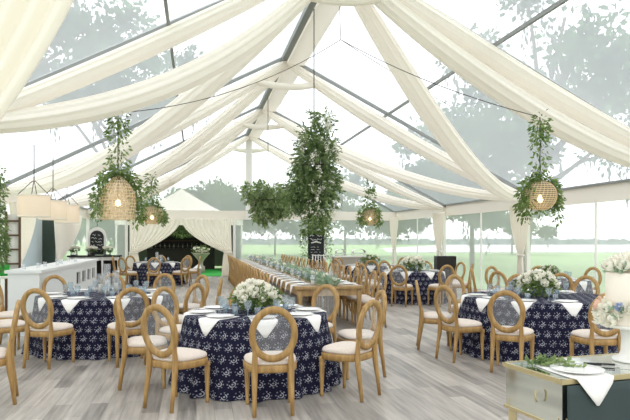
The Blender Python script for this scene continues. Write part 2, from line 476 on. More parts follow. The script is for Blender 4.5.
# ------------------------------------------------------------------ chair
def make_chair():
    root = thing('oval_back_chair', 'oak chair with an oval clear back', 'chair')
    def outline(u, s=1., dz=0):
        a = 2*pi*u; n = 3.2
        ca, sa = cos(a), sin(a)
        x = abs(ca)**(2/n)*(1 if ca > 0 else -1); y = abs(sa)**(2/n)*(1 if sa > 0 else -1)
        return Vector((x*(.245+.025*y)*s, y*.225*s+.01, dz))
    f = MB()
    prof = [(.95, .375), (1.0, .385), (1.0, .435), (.97, .445)]
    f.grid(lambda u, v: outline(u, prof[round(v*3)][0], prof[round(v*3)][1]), 40, 4, True)
    f.f.append(tuple(range(39, -1, -1))); f.f.append(tuple(120+k for k in range(40)))
    f.obj('seat_frame', 'oak', root)
    c = MB(); pr = [(.90, .445), (.965, .455), (.97, .472), (.92, .492), (.75, .508), (.5, .516), (.2, .520)]
    c.grid(lambda u, v: outline(u, pr[round(v*6)][0], pr[round(v*6)][1]), 40, 7, True)
    c.f.append(tuple(240+k for k in range(40)))
    c.obj('seat_cushion', 'cushion', root)
    for sx in (-1, 1):
        x = .205*sx
        MB().tube([(x, .19, .40), (x, .19, .36), (x, .19, .345), (x, .19, .33), (x, .19, .31), (x, .192, .05), (x, .192, .035), (x, .192, 0)],
                  [.031, .031, .022, .030, .027, .016, .019, .017], 10).obj('leg', 'oak', root)
    for sx in (-1, 1):
        x = .165*sx
        MB().tube([(x*1.03, -.26, 0), (x*1.02, -.235, .2), (x, -.212, .34), (x, -.205, .44), (x*.98, -.213, .56), (x*1.06, -.232, .64)],
                  [.018, .022, .028, .028, .023, .020], 8).obj('leg', 'oak', root)
    tilt = Matrix.Rotation(math.radians(9), 4, 'X')
    cz, cy = .731, -.245
    def op(a, rx, rz, dy=0): 
        v = tilt @ Vector((rx*cos(a), dy, rz*sin(a)))
        return v+Vector((0, cy, cz))
    n = 44; b = MB(); vs, fs = [], []
    prof = [(-.030, -.015), (-.028, .015), (0, .020), (.028, .015), (.030, -.015), (0, -.020)]
    for i in range(n):
        a = 2*pi*i/n
        for dr, dy in prof: vs.append(op(a, .190+dr, .226+dr, dy))
    k = len(prof)
    for i in range(n):
        for j in range(k):
            fs.append((i*k+j, i*k+(j+1) % k, ((i+1) % n)*k+(j+1) % k, ((i+1) % n)*k+j))
    b.add(vs, fs).obj('back_frame', 'oak', root)
    MB().add([op(2*pi*i/n, .172, .208) for i in range(n)], [tuple(range(n))]).obj('back_panel', 'panel', root, smooth=False)
    return Stamp(root)
CH = make_chair()
def seat_phrase(a):
    d = math.degrees(a) % 360
    return ['lake side', 'rear lake side', 'far lake side', 'far side', 'far bar side', 'rear bar side', 'bar side', 'front bar side', 'near bar side', 'near side', 'near lake side', 'front lake side'][int((d+15)//30) % 12]

# ------------------------------------------------------------------ table ware
def rose_mesh(r, mat, name='bloom', parent=None, seed=0):
    rr = random.Random(seed); mb = MB()
    for ring, (n, tilt_, s) in enumerate(((3, .25, .5), (5, .6, .75), (6, 1.0, 1.0))):
        for k in range(n):
            a = 2*pi*k/n+ring*.6+rr.uniform(-.1, .1)
            def f(u, v):
                w = (u-.5)*1.5*(sin(pi*(.15+.8*v))**.6)
                rad = r*s*sin(.35+(1.55+.45*(1-tilt_))*v)*(1+.1*tilt_*v)
                z = r*(v*1.25-.55)*(1.12-.28*tilt_)
                aa = a+w*.62
                return Vector((rad*cos(aa), rad*sin(aa), z))
            mb.grid(f, 4, 4)
    mb.add([(0, 0, r*.8)], [])
    ico = MB(); 
    mb.lathe([(0.01, -r*.35), (r*.35, -r*.2), (r*.42, r*.1), (r*.3, r*.4), (0.01, r*.5)], 8)
    return mb.obj(name, mat, parent)
plate_root = MB().lathe([(.0, .0), (.085, .0), (.10, .006), (.148, .016), (.150, .019), (.10, .011), (.08, .007), (0, .006)], 30, cap=False).obj('dinner_plate', 'china')
tag(plate_root, 'white round dinner plate on table', 'plate'); PLATE = Stamp(plate_root)
def goblet_root():
    r = thing('water_goblet', 'pale blue stemmed goblet on table', 'glass')
    MB().lathe([(.034, 0), (.034, .003), (.008, .009), (.0055, .03), (.007, .062), (.013, .072)], 14).obj('stem', 'blueglass', r)
    MB().lathe([(.013, .072), (.033, .09), (.040, .125), (.038, .172)], 16, cap=False).obj('bowl', 'blueglass', r)
    return Stamp(r)
GOB = goblet_root()
def tumbler_root():
    o = MB().lathe([(.0, .002), (.03, .002), (.036, .09), (.0345, .09), (.028, .006), (0, .006)], 14, cap=False).obj('tumbler', 'blueglass')
    tag(o, 'short pale blue tumbler', 'glass'); return Stamp(o)
TUM = tumbler_root()
def cutlery():
    o = MB().tube([(0, -.10, .004), (0, 0, .006), (0, .05, .004), (0, .10, .003)], [.006, .004, .008, .002], 6, squash=.4).obj('table_knife', 'silver')
    tag(o, 'silver knife', 'cutlery'); return Stamp(o)
KNIFE = cutlery()
def napkin_obj(Rt, zt, a, straight=False):
    """white napkin laid under the plate, its pointed corner hanging over the table edge (mesh in table space)"""
    hw = .135
    def pt(r, w, z):
        if straight: return Vector((r, w, z))
        return Vector((sqrt(max(r*r-w*w, .01)), w, z))
    rows = [(Rt-.34, hw*.9, zt+.004, 0), (Rt-.2, hw, zt+.004, 0), (Rt-.02, hw, zt+.005, 0), (Rt+.008, hw*.97, zt-.006, 0),
            (Rt+.02, hw*.72, zt-.055, 0), (Rt+.028, hw*.42, zt-.105, 0), (Rt+.034, hw*.1, zt-.16, 0)]
    nu = 9; mb = MB(); vs = []
    for r, w, z, _ in rows:
        for i in range(nu):
            u = i/(nu-1)*2-1
            zz = z
            if z < zt: zz = z
            vs.append(pt(r, u*w, zz))
    fs = [(j*nu+i, j*nu+i+1, (j+1)*nu+i+1, (j+1)*nu+i) for j in range(len(rows)-1) for i in range(nu-1)]
    mb.add(vs, fs); return mb
NAPKIN = {}
def put_napkin(key, Rt, zt, loc, rz, label, group, straight=False):
    if key not in NAPKIN:
        o = napkin_obj(Rt, zt, 0, straight).obj('napkin', 'linen', thick=.004)
        tag(o, label, 'napkin', group); NAPKIN[key] = Stamp(o)
    return NAPKIN[key].put(loc, rz, label, group)

def leafy(mb, centre, rad, n, l, w, rr, squash=(1, 1, 1), hollow=.0):
    for _ in range(n):
        v = rvec(rr); 
        if hollow: v = v.normalized()*(hollow+(1-hollow)*rr.random())
        p = Vector(centre)+Vector((v.x*rad*squash[0], v.y*rad*squash[1], v.z*rad*squash[2]))
        d = (v*.7+rvec(rr)).normalized()
        mb.leaf(p, d, rvec(rr), l*rr.uniform(.7, 1.3), w*rr.uniform(.7, 1.3))
def floral(label, loc, rad, seed, nroses=18, group='white flower centrepieces', rose=.042, name='flower_centrepiece'):
    rr = random.Random(seed)
    r = thing(name, label, 'flowers', loc, 0, group)
    MB().lathe([(.0, .0), (.055, .0), (.06, .012), (.095, .06), (.11, .11), (.10, .11), (.085, .06), (0, .03)], 22, cap=False).obj('vase', 'blueglass', r)
    mb = MB(); leafy(mb, (0, 0, .17), rad*1.0, 520, .07, .032, rr, (1.1, 1.1, .55))
    for k in range(16):
        a = rr.uniform(0, 2*pi); p = Vector((cos(a)*rad*.6, sin(a)*rad*.6, .16+rr.uniform(-.04, .1)))
        for j in range(9):
            q = p+Vector((cos(a), sin(a), .35-.08*j))*(.02*j)
            mb.leaf(q, Vector((cos(a+rr.uniform(-1, 1)), sin(a+rr.uniform(-1, 1)), rr.uniform(-.3, .6))), rvec(rr), .055, .024)
    mb.obj('foliage', 'leaf', r)
    src = [rose_mesh(rose, 'rose', 'bloom', r, seed*10+k) for k in range(2)]
    pts = []
    for k in range(nroses):
        phi = math.acos(1-.92*(k+.5)/nroses); a = k*2.399
        pts.append(Vector((rad*1.05*sin(phi)*cos(a), rad*1.05*sin(phi)*sin(a), .15+rad*.78*cos(phi)+rr.uniform(-.02, .02))))
    for k, p in enumerate(pts):
        o = src[k] if k < 2 else src[k % 2].copy()
        if k >= 2: COL.objects.link(o); o.parent = r
        o.location = p
        o.rotation_euler = Vector((p.x, p.y, (p.z-.10))).to_track_quat('Z', 'Y').to_euler()
        s = rr.uniform(.85, 1.3); o.scale = (s, s, s)
    return r
def glass_cyl():
    r = thing('candle_vase', 'tall glass cylinder with a candle', 'vase')
    MB().lathe([(0, .003), (.048, .003), (.05, .0), (.052, .30), (.049, .30), (.046, .012), (0, .012)], 18, cap=False).obj('glass_cylinder', 'glass', r)
    MB().lathe([(0, .012), (.03, .012), (.03, .14), (0, .145)], 14, cap=False).obj('candle', 'candle', r)
    return Stamp(r)
CYL = glass_cyl()

def tablecloth(name_label, loc, Rt, zt, seed):
    rr = random.Random(seed); ph = rr.uniform(0, 6); n = 128
    vs, fs, uv = [], [], []
    radii = [0.001, Rt*.35, Rt*.7, Rt*.95]
    for r in radii:
        for j in range(n):
            a = 2*pi*j/n; vs.append((r*cos(a), r*sin(a), zt)); uv.append((r*cos(a), r*sin(a)))
    skirt = [(0, 0), (.02, .015), (.12, .06), (.25, .16), (.45, .3), (.65, .5), (.85, .75), (1., 1.)]
    for t, g in skirt:
        for j in range(n):
            a = 2*pi*j/n
            fold = .045*g*cos(16*a+ph+.8*sin(3*a))+.02*g*cos(27*a+1.7*ph)
            r = Rt+.008+.14*t**1.2+fold
            vs.append((r*cos(a), r*sin(a), zt-t*(zt-.005)-(.004 if t == 0 else 0)))
            uv.append((a*Rt, -t*zt*1.02+10))
    K = len(radii)+len(skirt)
    for i in range(K-1):
        for j in range(n):
            fs.append((i*n+j, i*n+(j+1) % n, (i+1)*n+(j+1) % n, (i+1)*n+j))
    mb = MB().add(vs, fs)
    me_uv = uv
    o = mb.obj('tablecloth', 'navy', loc=loc)
    l = o.data.uv_layers.new(name='uv')
    for poly in o.data.polygons:
        idx = [o.data.loops[li].vertex_index for li in poly.loop_indices]
        wrap = max(i % n for i in idx)-min(i % n for i in idx) > n/2
        for li, vi in zip(poly.loop_indices, idx):
            u, v = uv[vi]
            if wrap and vi % n == 0 and vi >= len(radii)*n: u += 2*pi*Rt
            l.data[li].uv = (u, v)
    return tag(o, name_label, 'tablecloth', 'navy patterned round tablecloths')

ZT = .76
def round_table(nick, px, zc, Rt, seats, settings=True, detail=2, seed=1, rchair=None, skip_dishes=()):
    c = PX(px, zc); xc = (px-315)/F*zc
    tablecloth('navy silver-patterned cloth falling to the floor on the round table %s' % nick, (c.x, c.y, 0), Rt, ZT, seed)
    rr = random.Random(seed*3+1)
    used = set()
    for s in seats:
        a, r = (s if isinstance(s, tuple) else (s, rchair or Rt+.41)); a = math.radians(a)
        p = W(xc+r*cos(a), zc+r*sin(a)); d = c-p
        ph = seat_phrase(a)
        if ph in used: print('DUP SEAT', nick, ph, math.degrees(a))
        used.add(ph)
        CH.put((p.x, p.y, 0), atan2(d.y, d.x)-pi/2+rr.uniform(-.07, .07), 'oval-back oak chair, %s of the navy table %s' % (ph, nick), 'oval-back chairs around the %s table' % nick)
        u = (p-c).normalized(); ang = atan2(u.y, u.x)
        side = Vector((-u.y, u.x, 0))
        put_napkin('r%.3f' % Rt, Rt, ZT, (c.x, c.y, 0), ang, 'white napkin hanging over the edge, %s, navy table %s' % (ph, nick), 'white napkins on the navy tables')
        q = c+u*(Rt-.19)
        PLATE.put((q.x, q.y, ZT+.008), 0, 'white plate, %s of the navy table %s' % (ph, nick), 'white plates on the navy tables')
        q = c+u*(Rt-.40)+side*(-.13)
        GOB.put((q.x, q.y, ZT+.001), 0, 'pale blue goblet, %s of the navy table %s' % (ph, nick), 'blue goblets on the navy tables')
        if detail > 1:
            q = c+u*(Rt-.45)+side*(-.02)
            TUM.put((q.x, q.y, ZT+.001), 0, 'short blue tumbler, %s of the navy table %s' % (ph, nick), 'blue tumblers on the navy tables')
            q = c+u*(Rt-.17)+side*(-.20)
            KNIFE.put((q.x, q.y, ZT+.002), ang+pi/2, 'silver knife, %s of the navy table %s' % (ph, nick), 'silver knives on the navy tables')
    return c

T1 = round_table('nearest the aisle'.replace('nearest', 'beside'), 256, 6.87, .785, [(-78+45*k, 1.2) for k in range(8)], seed=1)
T2 = round_table('beside the bar', 107, 9.1, .97, [(-100, 1.42), (-61, 1.45), (-28, 1.4), (8, 1.4), (44, 1.4), (74, 1.4), (106, 1.4), (139, 1.38), (184, 1.37), (-131, 1.45)], seed=2)
T5 = round_table('behind the cake', 538, 8.75, 1.05, [(-121, 1.6), (-87, 1.64), (-152, 1.44), (175, 1.44), (118, 1.5), (80, 1.5), (45, 1.5)], seed=3)
T6 = round_table('by the lake side wall', 548, 12.3, .785, [(122+45*k, 1.2) for k in range(8)], seed=4, detail=1)
T4 = round_table('by the black speaker', 413, 15.6, .785, [(-112+45*k, 1.2) for k in range(8)], seed=5, detail=1)
T7 = round_table('by the chalkboard', 371, 19.0, .785, [(-95+45*k, 1.2) for k in range(8)], seed=6, detail=1)
T3 = round_table('by the entrance curtains', 157, 21.3, .785, [(-80+45*k, 1.2) for k in range(8)], seed=7, detail=1)
# the one chair of a table that lies outside the frame
p = PX(-14, 5.9); CH.put((p.x, p.y, 0), 1.78, 'oval-back oak chair alone at the edge, cut off by the frame', 'chairs of the table outside the frame')

floral('low arrangement of white roses on the navy table beside the aisle', (T1.x, T1.y, ZT+.002), .22, 11, 25, rose=.054)
floral('low white and green arrangement on the navy table behind the cake', (T5.x-.02, T5.y, ZT+.002), .25, 12, 20, rose=.055)
floral('white flower arrangement on the navy table by the black speaker', (T4.x, T4.y, ZT+.002), .26, 13, 20, rose=.06)
floral('white flower arrangement on the navy table by the chalkboard', (T7.x, T7.y, ZT+.002), .24, 14, 12)
floral('small white arrangement on the navy table by the lake side wall', (T6.x, T6.y, ZT+.002), .15, 15, 12)
for k, (dx, dy, s) in enumerate(((0, 0, 1.5), (.12, .05, 1.15), (-.10, .08, 1.0), (.02, -.13, .8))):
    CYL.put((T2.x+dx, T2.y+dy, ZT+.002), 0, ['tallest', 'second tallest', 'third tallest', 'shortest'][k]+' glass candle cylinder on the navy table beside the bar', 'glass candle cylinders on navy tables', (1, 1, s))
for k, (dx, dy, s) in enumerate(((0, 0, 1.2), (.13, .05, .9))):
    CYL.put((T3.x+dx, T3.y+dy, ZT+.002), 0, ['taller', 'shorter'][k]+' glass candle cylinder on the navy table by the entrance curtains', 'glass candle cylinders on navy tables', (1, 1, s))

# ------------------------------------------------------------------ long wooden tables
LX0, LX1, LY0, TL = 1.66, 2.86, 10.2, 2.36
def farm_table():
    r = thing('farm_table', 'wooden farm table', 'table')
    w, l = LX1-LX0, TL-.02
    t = MB()
    t.box((0, 0, .745), (w, l, .04)); t.obj('tabletop', 'farmwood', r, smooth=False)
    a = MB()
    for sx in (-1, 1): a.box((sx*(w/2-.07), 0, .665), (.03, l-.2, .12))
    for sy in (-1, 1): a.box((0, sy*(l/2-.07), .665), (w-.2, .03, .12))
    a.obj('apron', 'farmwood', r, smooth=False)
    for sx in (-1, 1):
        for sy in (-1, 1):
            MB().tube([(sx*(w/2-.08), sy*(l/2-.08), .725), (sx*(w/2-.08), sy*(l/2-.08), .6), (sx*(w/2-.08), sy*(l/2-.08), .56), (sx*(w/2-.08), sy*(l/2-.08), 0)],
                      [.05, .05, .042, .03], 8).obj('leg', 'farmwood', r)
    return Stamp(r)
FT = farm_table()
LN = ['near end of the run', 'second from the near end', 'third from the near end', 'third from the end wall', 'second from the end wall', 'closest to the end wall']
for i in range(6):
    cy = LY0+TL*(i+.5)
    FT.put(((LX0+LX1)/2, cy, 0), 0, 'wooden farm table in the long row, '+LN[i], 'farm tables joined into one long row')
    # greenery runner, one per table
    rr = random.Random(40+i)
    g = thing('greenery_runner', 'eucalyptus runner with white blooms on the farm table '+LN[i], 'garland', ((LX0+LX1)/2, cy, ZT+.006), 0, 'greenery runners along the long table')
    mb = MB()
    for k in range(900 if i < 2 else 520):
        y = rr.uniform(-TL/2, TL/2); w = .17*(.7+.3*sin(y*5+i))
        v = rvec(rr)
        p = Vector((v.x*w, y, abs(v.z)*.15+.01))
        mb.leaf(p, Vector((v.x, rr.uniform(-.8, .8), rr.uniform(0, .8))), rvec(rr), rr.uniform(.06, .11), rr.uniform(.03, .05))
    mb.obj('foliage', 'sage', g)
    src = rose_mesh(.045, 'rose', 'bloom', g, i+3)
    for k in range(10):
        o = src if k == 0 else src.copy()
        if k: COL.objects.link(o); o.parent = g
        o.location = (rr.uniform(-.13, .13), -TL/2+TL*(k+.5)/10, rr.uniform(.09, .17)); s = rr.uniform(.8, 1.35); o.scale = (s, s, s)
        o.rotation_euler = (rr.uniform(-.6, .6), rr.uniform(-.6, .6), rr.uniform(0, 6))
    for k, (dx, dy, s) in enumerate(((-.24, -.8, .6), (.24, -.1, .75), (-.24, .7, .6))):
        CYL.put(((LX0+LX1)/2+dx, cy+dy, ZT+.006), 0, '%s glass candle cylinder on the farm table %s' % (ORD[k], LN[i]), 'glass candle cylinders on the long table', (.85, .85, s))
NS = 22
for sx, sname in ((-1, 'bar side'), (1, 'lake side')):
    ex = LX0 if sx < 0 else LX1
    for k in range(NS):
        y = LY0+.45+k*.63
        CH.put((ex+sx*(.20 if sx > 0 else .17), y, 0), (-pi/2 if sx < 0 else pi/2)+R.uniform(-.05, .05), '%s oval-back chair from the near end, %s of the long wooden table' % (ORD[k], sname), 'oval-back chairs along the long wooden table')
        PLATE.put((ex-sx*.19, y, ZT+.013), 0, '%s plate from the near end, %s of the long wooden table' % (ORD[k], sname), 'plates along the long wooden table')
        put_napkin('long', .0, .765, (ex, y, 0), 0 if sx > 0 else pi, '%s napkin from the near end, %s of the long wooden table' % (ORD[k], sname), 'napkins along the long wooden table', straight=True)
        GOB.put((ex-sx*.38, y+.14, ZT+.006), 0, '%s goblet from the near end, %s of the long wooden table' % (ORD[k], sname), 'goblets along the long wooden table')

# ------------------------------------------------------------------ hanging greenery and lamps
def vine(mb, path, n, spread, l, w, rr):
    P = [Vector(p) for p in path]; k = len(P)-1
    for _ in range(n):
        t = rr.random()*k; i = min(int(t), k-1); c = P[i].lerp(P[i+1], t-i)
        v = rvec(rr); p = c+v*spread
        mb.leaf(p, v+Vector((0, 0, -.5)), rvec(rr), l*rr.uniform(.7, 1.3), w*rr.uniform(.7, 1.3))
def pendant(label, loc, ztop, rad, hgt, seed, nleaf, style='dome', leaf_l=.07, cover=1., strand=None):
    """woven basket lamp on a cord, dressed with trailing vines; loc = centre of the basket"""
    rr = random.Random(seed); x, y, z = loc
    r = thing('basket_pendant', label, 'pendant lamp', loc, 0, 'vine-dressed basket pendants')
    MB().tube([(0, 0, -hgt*.05), (0, 0, ztop-z)], .008, 6).obj('cord', 'dkmetal', r)
    def prof(v):
        return rad*(1-.9*max(0, (v-.35)/.65)**2.2)*(1-.1*(1-v)**2) if style == 'dome' else rad*sqrt(max(.05, 1-(2*v-1)**2*.8))
    mb = MB(); nm = 26
    for k in range(nm):
        a = 2*pi*k/nm
        mb.tube([(prof(v/8)*cos(a+v*.06), prof(v/8)*sin(a+v*.06), -hgt/2+hgt*v/8) for v in range(9)], rad*.014, 4)
    for k in range(15):
        v = k/14; rr_ = prof(v)*1.01
        mb.tube([(rr_*cos(2*pi*j/24), rr_*sin(2*pi*j/24), -hgt/2+hgt*v) for j in range(24)], rad*.017, 4, closed=True)
    mb.obj('basket_shade', 'rattan', r)
    MB().grid(lambda u, v: Vector((prof(v)*.975*cos(2*pi*u), prof(v)*.975*sin(2*pi*u), -hgt/2+hgt*v)), 24, 9, True).obj('shade_liner', 'rattanmesh', r)
    MB().lathe([(.001, -.045), (.03, -.035), (.042, 0), (.03, .035), (.014, .06), (.001, .08)], 14, (0, 0, -hgt*.14)).obj('bulb', 'bulb', r)
    mb = MB()
    top = ztop-z
    vine(mb, [(0, 0, hgt*.45), (0, 0, top*.75), (0.0, 0, top*.98)], int(nleaf*.22), .15*(rad/.25), leaf_l, leaf_l*.45, rr)
    # ring of vines over the shoulder of the basket and trailing tails
    for k in range(9):
        a = (pi if k % 2 else 0)+rr.uniform(-.95, .75)+(.5 if k == 8 else 0); ln = rr.uniform(.3, 1.0)*cover
        pth = [(0, 0, hgt*.6), (rad*.8*cos(a), rad*.8*sin(a), hgt*.42), (rad*1.08*cos(a), rad*1.08*sin(a), 0), (rad*1.12*cos(a), rad*1.12*sin(a), -hgt*.75*ln)]
        vine(mb, pth, int(nleaf*.78/9*(.6+ln*.6)), rad*.36, leaf_l, leaf_l*.45, rr)
        mb.tube(pth, .003, 4)
    mb.obj('foliage', 'leaf', r)
    return r
c = PX(118, 9.1, 2.20); pendant('large basket pendant with vines over the navy table beside the bar', c, 3.45, .27, .66, 61, 1500, cover=1.0)
c = PX(540, 8.75, 2.20); pendant('basket pendant with vines over the navy table behind the cake', c, 3.32, .23, .40, 62, 1500, 'drum', cover=1.3)
c = PX(152, 15.0, 2.16); pendant('small round basket pendant with vines hanging toward the entrance curtains', c, 3.1, .25, .42, 63, 900, 'ball', leaf_l=.09, cover=.7)
c = PX(370, 18.6, 2.25); pendant('small basket pendant with vines over the navy table by the chalkboard', c, 3.25, .26, .5, 64, 800, 'ball', leaf_l=.10, cover=.8)

def cascade(label, loc, blobs, n, seed, mat, nb, leaf, cordtop):
    rr = random.Random(seed)
    r = thing('greenery_chandelier', label, 'hanging greenery', loc, 0, 'hanging greenery over the long table')
    z = loc[2]
    MB().tube([(0, 0, .2), (0, 0, cordtop-z)], .01, 6).obj('cord', 'dkmetal', r)
    hoop = [(.3*cos(2*pi*k/20), .3*sin(2*pi*k/20), 0) for k in range(20)]
    MB().tube(hoop, .015, 5, closed=True).obj('hoop', 'dkmetal', r)
    mb = MB(); tot = sum(b[3]**2 for b in blobs)
    for bx, by, bz, br, sq in blobs:
        k = int(n*br**2/tot)
        for _ in range(k//9):
            v = rvec(rr); v = v.normalized()*(.35+.65*rr.random())
            p = Vector((bx+v.x*br, by+v.y*br, bz+v.z*br*sq)); d = (v+Vector((0, 0, -.4))+rvec(rr)*.6).normalized()
            for j in range(9):
                q = p+d*(.016*j)
                mb.leaf(q, d+rvec(rr)*.9, rvec(rr), leaf*rr.uniform(.7, 1.3), leaf*.45)
    mb.obj('foliage', mat, r)
    for k in range(nb):
        b = rr.choice(blobs); v = rvec(rr).normalized()
        p = Vector((b[0]+v.x*b[3]*.95, b[1]-abs(v.y)*b[3]*.95, b[2]+v.z*b[3]*b[4]*.7))
        m = MB()
        for j in range(26):
            t = j/26; rad = .05*(1-t)+.012
            q = p+Vector((rr.uniform(-rad, rad), rr.uniform(-rad, rad), -t*.22))
            m.leaf(q, rvec(rr), rvec(rr), .045, .04)
        m.obj('blossom', 'rose', r)
    return r
c = PX(314, 11.5)
cascade('large cascade of dark greenery hanging over the near part of the long table', (c.x, c.y, 2.95),
        [(.0, 0, .05, .38, 1.1), (-.12, .05, -.40, .42, .8), (.14, -.05, -.42, .36, .9), (.06, 0, .45, .34, 1.0), (.16, 0, .85, .19, 1.3), (-.22, .1, -.62, .36, .7), (.10, 0, -.80, .28, 1.0), (.06, 0, .1, .40, 1.3)],
        17000, 71, 'leafdk', 30, .058, 5.9)
c = PX(268, 18.6)
cascade('paler ball of greenery hanging over the far part of the long table', (c.x, c.y, 2.75),
        [(0, 0, .1, .5, .9), (-.35, 0, .2, .4, .9), (.3, 0, -.1, .45, 1.), (-.1, 0, -.4, .4, .8)], 9000, 72, 'leafpale', 6, .085, 5.9)
c = PX(316, 23.0)
cascade('tuft of greenery hanging before the chalkboard', (c.x, c.y, 2.25), [(0, 0, 0, .42, .9), (.3, 0, -.25, .25, .9), (-.3, 0, -.3, .25, .9)], 1300, 73, 'leaf', 0, .10, 3.6)
# cables
hub = Vector((2.55, 10.7, 5.16))
def cable(pts, label):
    o = MB().tube(pts, .006, 5).obj('roof_cable', 'dkmetal'); return tag(o, label, 'cable', 'thin cables under the roof')
pl = PX(122, 9.1, 3.46); pr = PX(538, 8.75, 3.33)
def sagline(a, b, s, n=14): return [Vector(a).lerp(Vector(b), k/n)-UP*s*4*(k/n)*(1-k/n) for k in range(n+1)]
cable(sagline(hub, pl, .25), 'thin dark cable from the roof hub to the pendant beside the bar')
cable(sagline(hub, pr, .12), 'thin dark cable from the roof hub to the pendant behind the cake')
cable(sagline(hub, (XM, 9.4, 5.9), .0), 'short dark cable from the roof hub up to the ridge')
cable(sagline(hub, (5.3, 12.2, roofz(5.3)-.15), .03), 'thin dark cable from the roof hub to the lake side purlin')
# square-topped drum lanterns over the bar
def drum(label, px, zc, rad, h, zc_):
    c = PX(px, zc, zc_)
    r = thing('drum_pendant', label, 'pendant lamp', c, 0, 'ivory drum pendants over the bar')
    MB().lathe([(rad, -h/2), (rad, h/2)], 30, cap=False).obj('lamp_shade', 'shade', r)
    for z in (-h/2, h/2): MB().tube([(rad*1.01*cos(2*pi*k/30), rad*1.01*sin(2*pi*k/30), z) for k in range(30)], .010, 5, closed=True).obj('shade_ring', 'valance', r)
    hb = MB()
    for k in range(4):
        a = 2*pi*k/4+.4; hb.tube([(rad*cos(a), rad*sin(a), h/2), (.02*cos(a), .02*sin(a), h/2+.26)], .007, 5)
    hb.tube([(0, 0, h/2+.24), (0, 0, h/2+.9)], .009, 5)
    hb.obj('hanger', 'dkmetal', r)
    MB().lathe([(.001, -.05), (.035, -.03), (.045, 0), (.02, .06), (.001, .07)], 12).obj('bulb', 'bulb', r)
drum('ivory drum pendant over the bar, closest to us', 34, 10.8, .27, .37, 2.16)
drum('ivory drum pendant over the bar, middle of the three', 53, 12.4, .27, .37, 2.16)
drum('ivory drum pendant over the bar, deepest of the three', 67, 14.2, .27, .40, 2.16)

# ------------------------------------------------------------------ bar
BX0, BX1, BY0, BY1, BH = -3.0, -2.52, 10.7, 16.6, 1.07
r = thing('bar_counter', 'long white bar counter along the tent side', 'bar', ((BX0+BX1)/2, BY0, 0))
L = BY1-BY0; w = BX1-BX0
MB().box((0, L/2, BH-.025), (w+.08, L+.08, .05)).obj('countertop', 'bar', r, smooth=False)
b = MB(); b.box((0, .03, (BH-.05)/2), (w, .06, BH-.05)); b.box((-w/2+.03, L/2+.031, (BH-.05)/2), (.06, L-.062, BH-.05))
b.box((w/2-.03, 1.531, (BH-.05)/2), (.06, 2.94, BH-.05)); b.box((w/2-.03, L/2+1.5, .94), (.06, L-3.0, .16)); b.box((w/2-.03, L/2+1.5, .30), (.06, L-3.0, .60))
b.obj('bar_body', 'bar', r, smooth=False)
for k in range(5):
    y = 3.1+k*(L-3.2)/4
    MB().box((w/2-.03, y, .73), (.055, .22, .26)).obj('bar_post', 'bar', r, smooth=False)
MB().box((-.02, L/2, .60), (.02, L-.4, .66)).obj('dark_backing', 'dark', r, smooth=False)  # dark sheet behind the openings in the bar side
vot = MB().lathe([(0, .002), (.035, .002), (.042, .085), (.038, .085), (.03, .01), (0, .01)], 12, cap=False).obj('votive_cup', 'glass')
tag(vot, 'small glass votive cup on the bar', 'votive'); VOT = Stamp(vot)
for k in range(8):
    VOT.put(((BX0+BX1)/2+R.uniform(-.15, .15), BY0+.3+k*.55, BH+.001), 0, '%s small glass votive from the near end of the white bar' % ORD[k], 'votives on the bar')
# back console with flowers and sign
cc = PX(95, 21.3); 
r = thing('console_table', 'cream console with a black top behind the bar', 'table', (cc.x, cc.y, 0), 0)
MB().box((0, 0, .985), (1.75, .5, .05)).obj('tabletop', 'black', r, smooth=False)
MB().box((0, .2, .48), (1.62, .03, .95)).obj('back_panel', 'dark', r, smooth=False)  # dark sheet standing in for the shaded interior between the legs
for sx in (-.8, -.27, .27, .8):
    for sy in (-.2,): MB().tube([(sx, sy, .96), (sx, sy, 0)], [.035, .03], 8).obj('leg', 'white', r)
MB().box((0, -.19, .9), (1.66, .03, .12)).obj('apron', 'white', r, smooth=False)
for k, dx in enumerate((-.68, -.12, .42)):
    rr = random.Random(90+k)
    lab = 'white flowers on a black stand on the console, ' + ['closest to the side curtain', 'middle of the three', 'closest to the end opening'][k]
    g = thing('flower_stand', lab, 'flowers', (cc.x+dx, cc.y-.05, 1.01), 0, 'white flowers on black stands behind the bar')
    s = MB()
    for q in range(4):
        a = pi/4+q*pi/2; s.tube([(.12*cos(a), .12*sin(a), 0), (.12*cos(a), .12*sin(a), .16)], .01, 5)
    for z in (.02, .16): s.tube([(.12*cos(2*pi*q/16), .12*sin(2*pi*q/16), z) for q in range(16)], .01, 5, closed=True)
    s.obj('stand', 'black', g)
    src = rose_mesh(.07, 'rose', 'bloom', g, 200+k)
    for q in range(9):
        o = src if q == 0 else src.copy()
        if q: COL.objects.link(o); o.parent = g
        a = q*2.4; rd = .16*sqrt((q+.3)/9); o.location = (rd*cos(a), rd*sin(a), .24+.06*(1-rd/.16)); o.rotation_euler = (rd*3*-sin(a), rd*3*cos(a), q)
    m = MB(); leafy(m, (0, 0, .2), .16, 60, .09, .04, rr, (1, 1, .4)); m.obj('foliage', 'leaf', g)

def squiggles(mb, x0, x1, z, y, rr, amp=.02, step=.03, rad=.006):
    x = x0; pts = []
    while x < x1:
        pts.append((x, y, z+rr.uniform(-amp, amp))); x += step*rr.uniform(.5, 1.1)
        if rr.random() < .22 and len(pts) > 2:
            mb.tube(pts, rad, 4); pts = []; x += step*1.2
    if len(pts) > 2: mb.tube(pts, rad, 4)
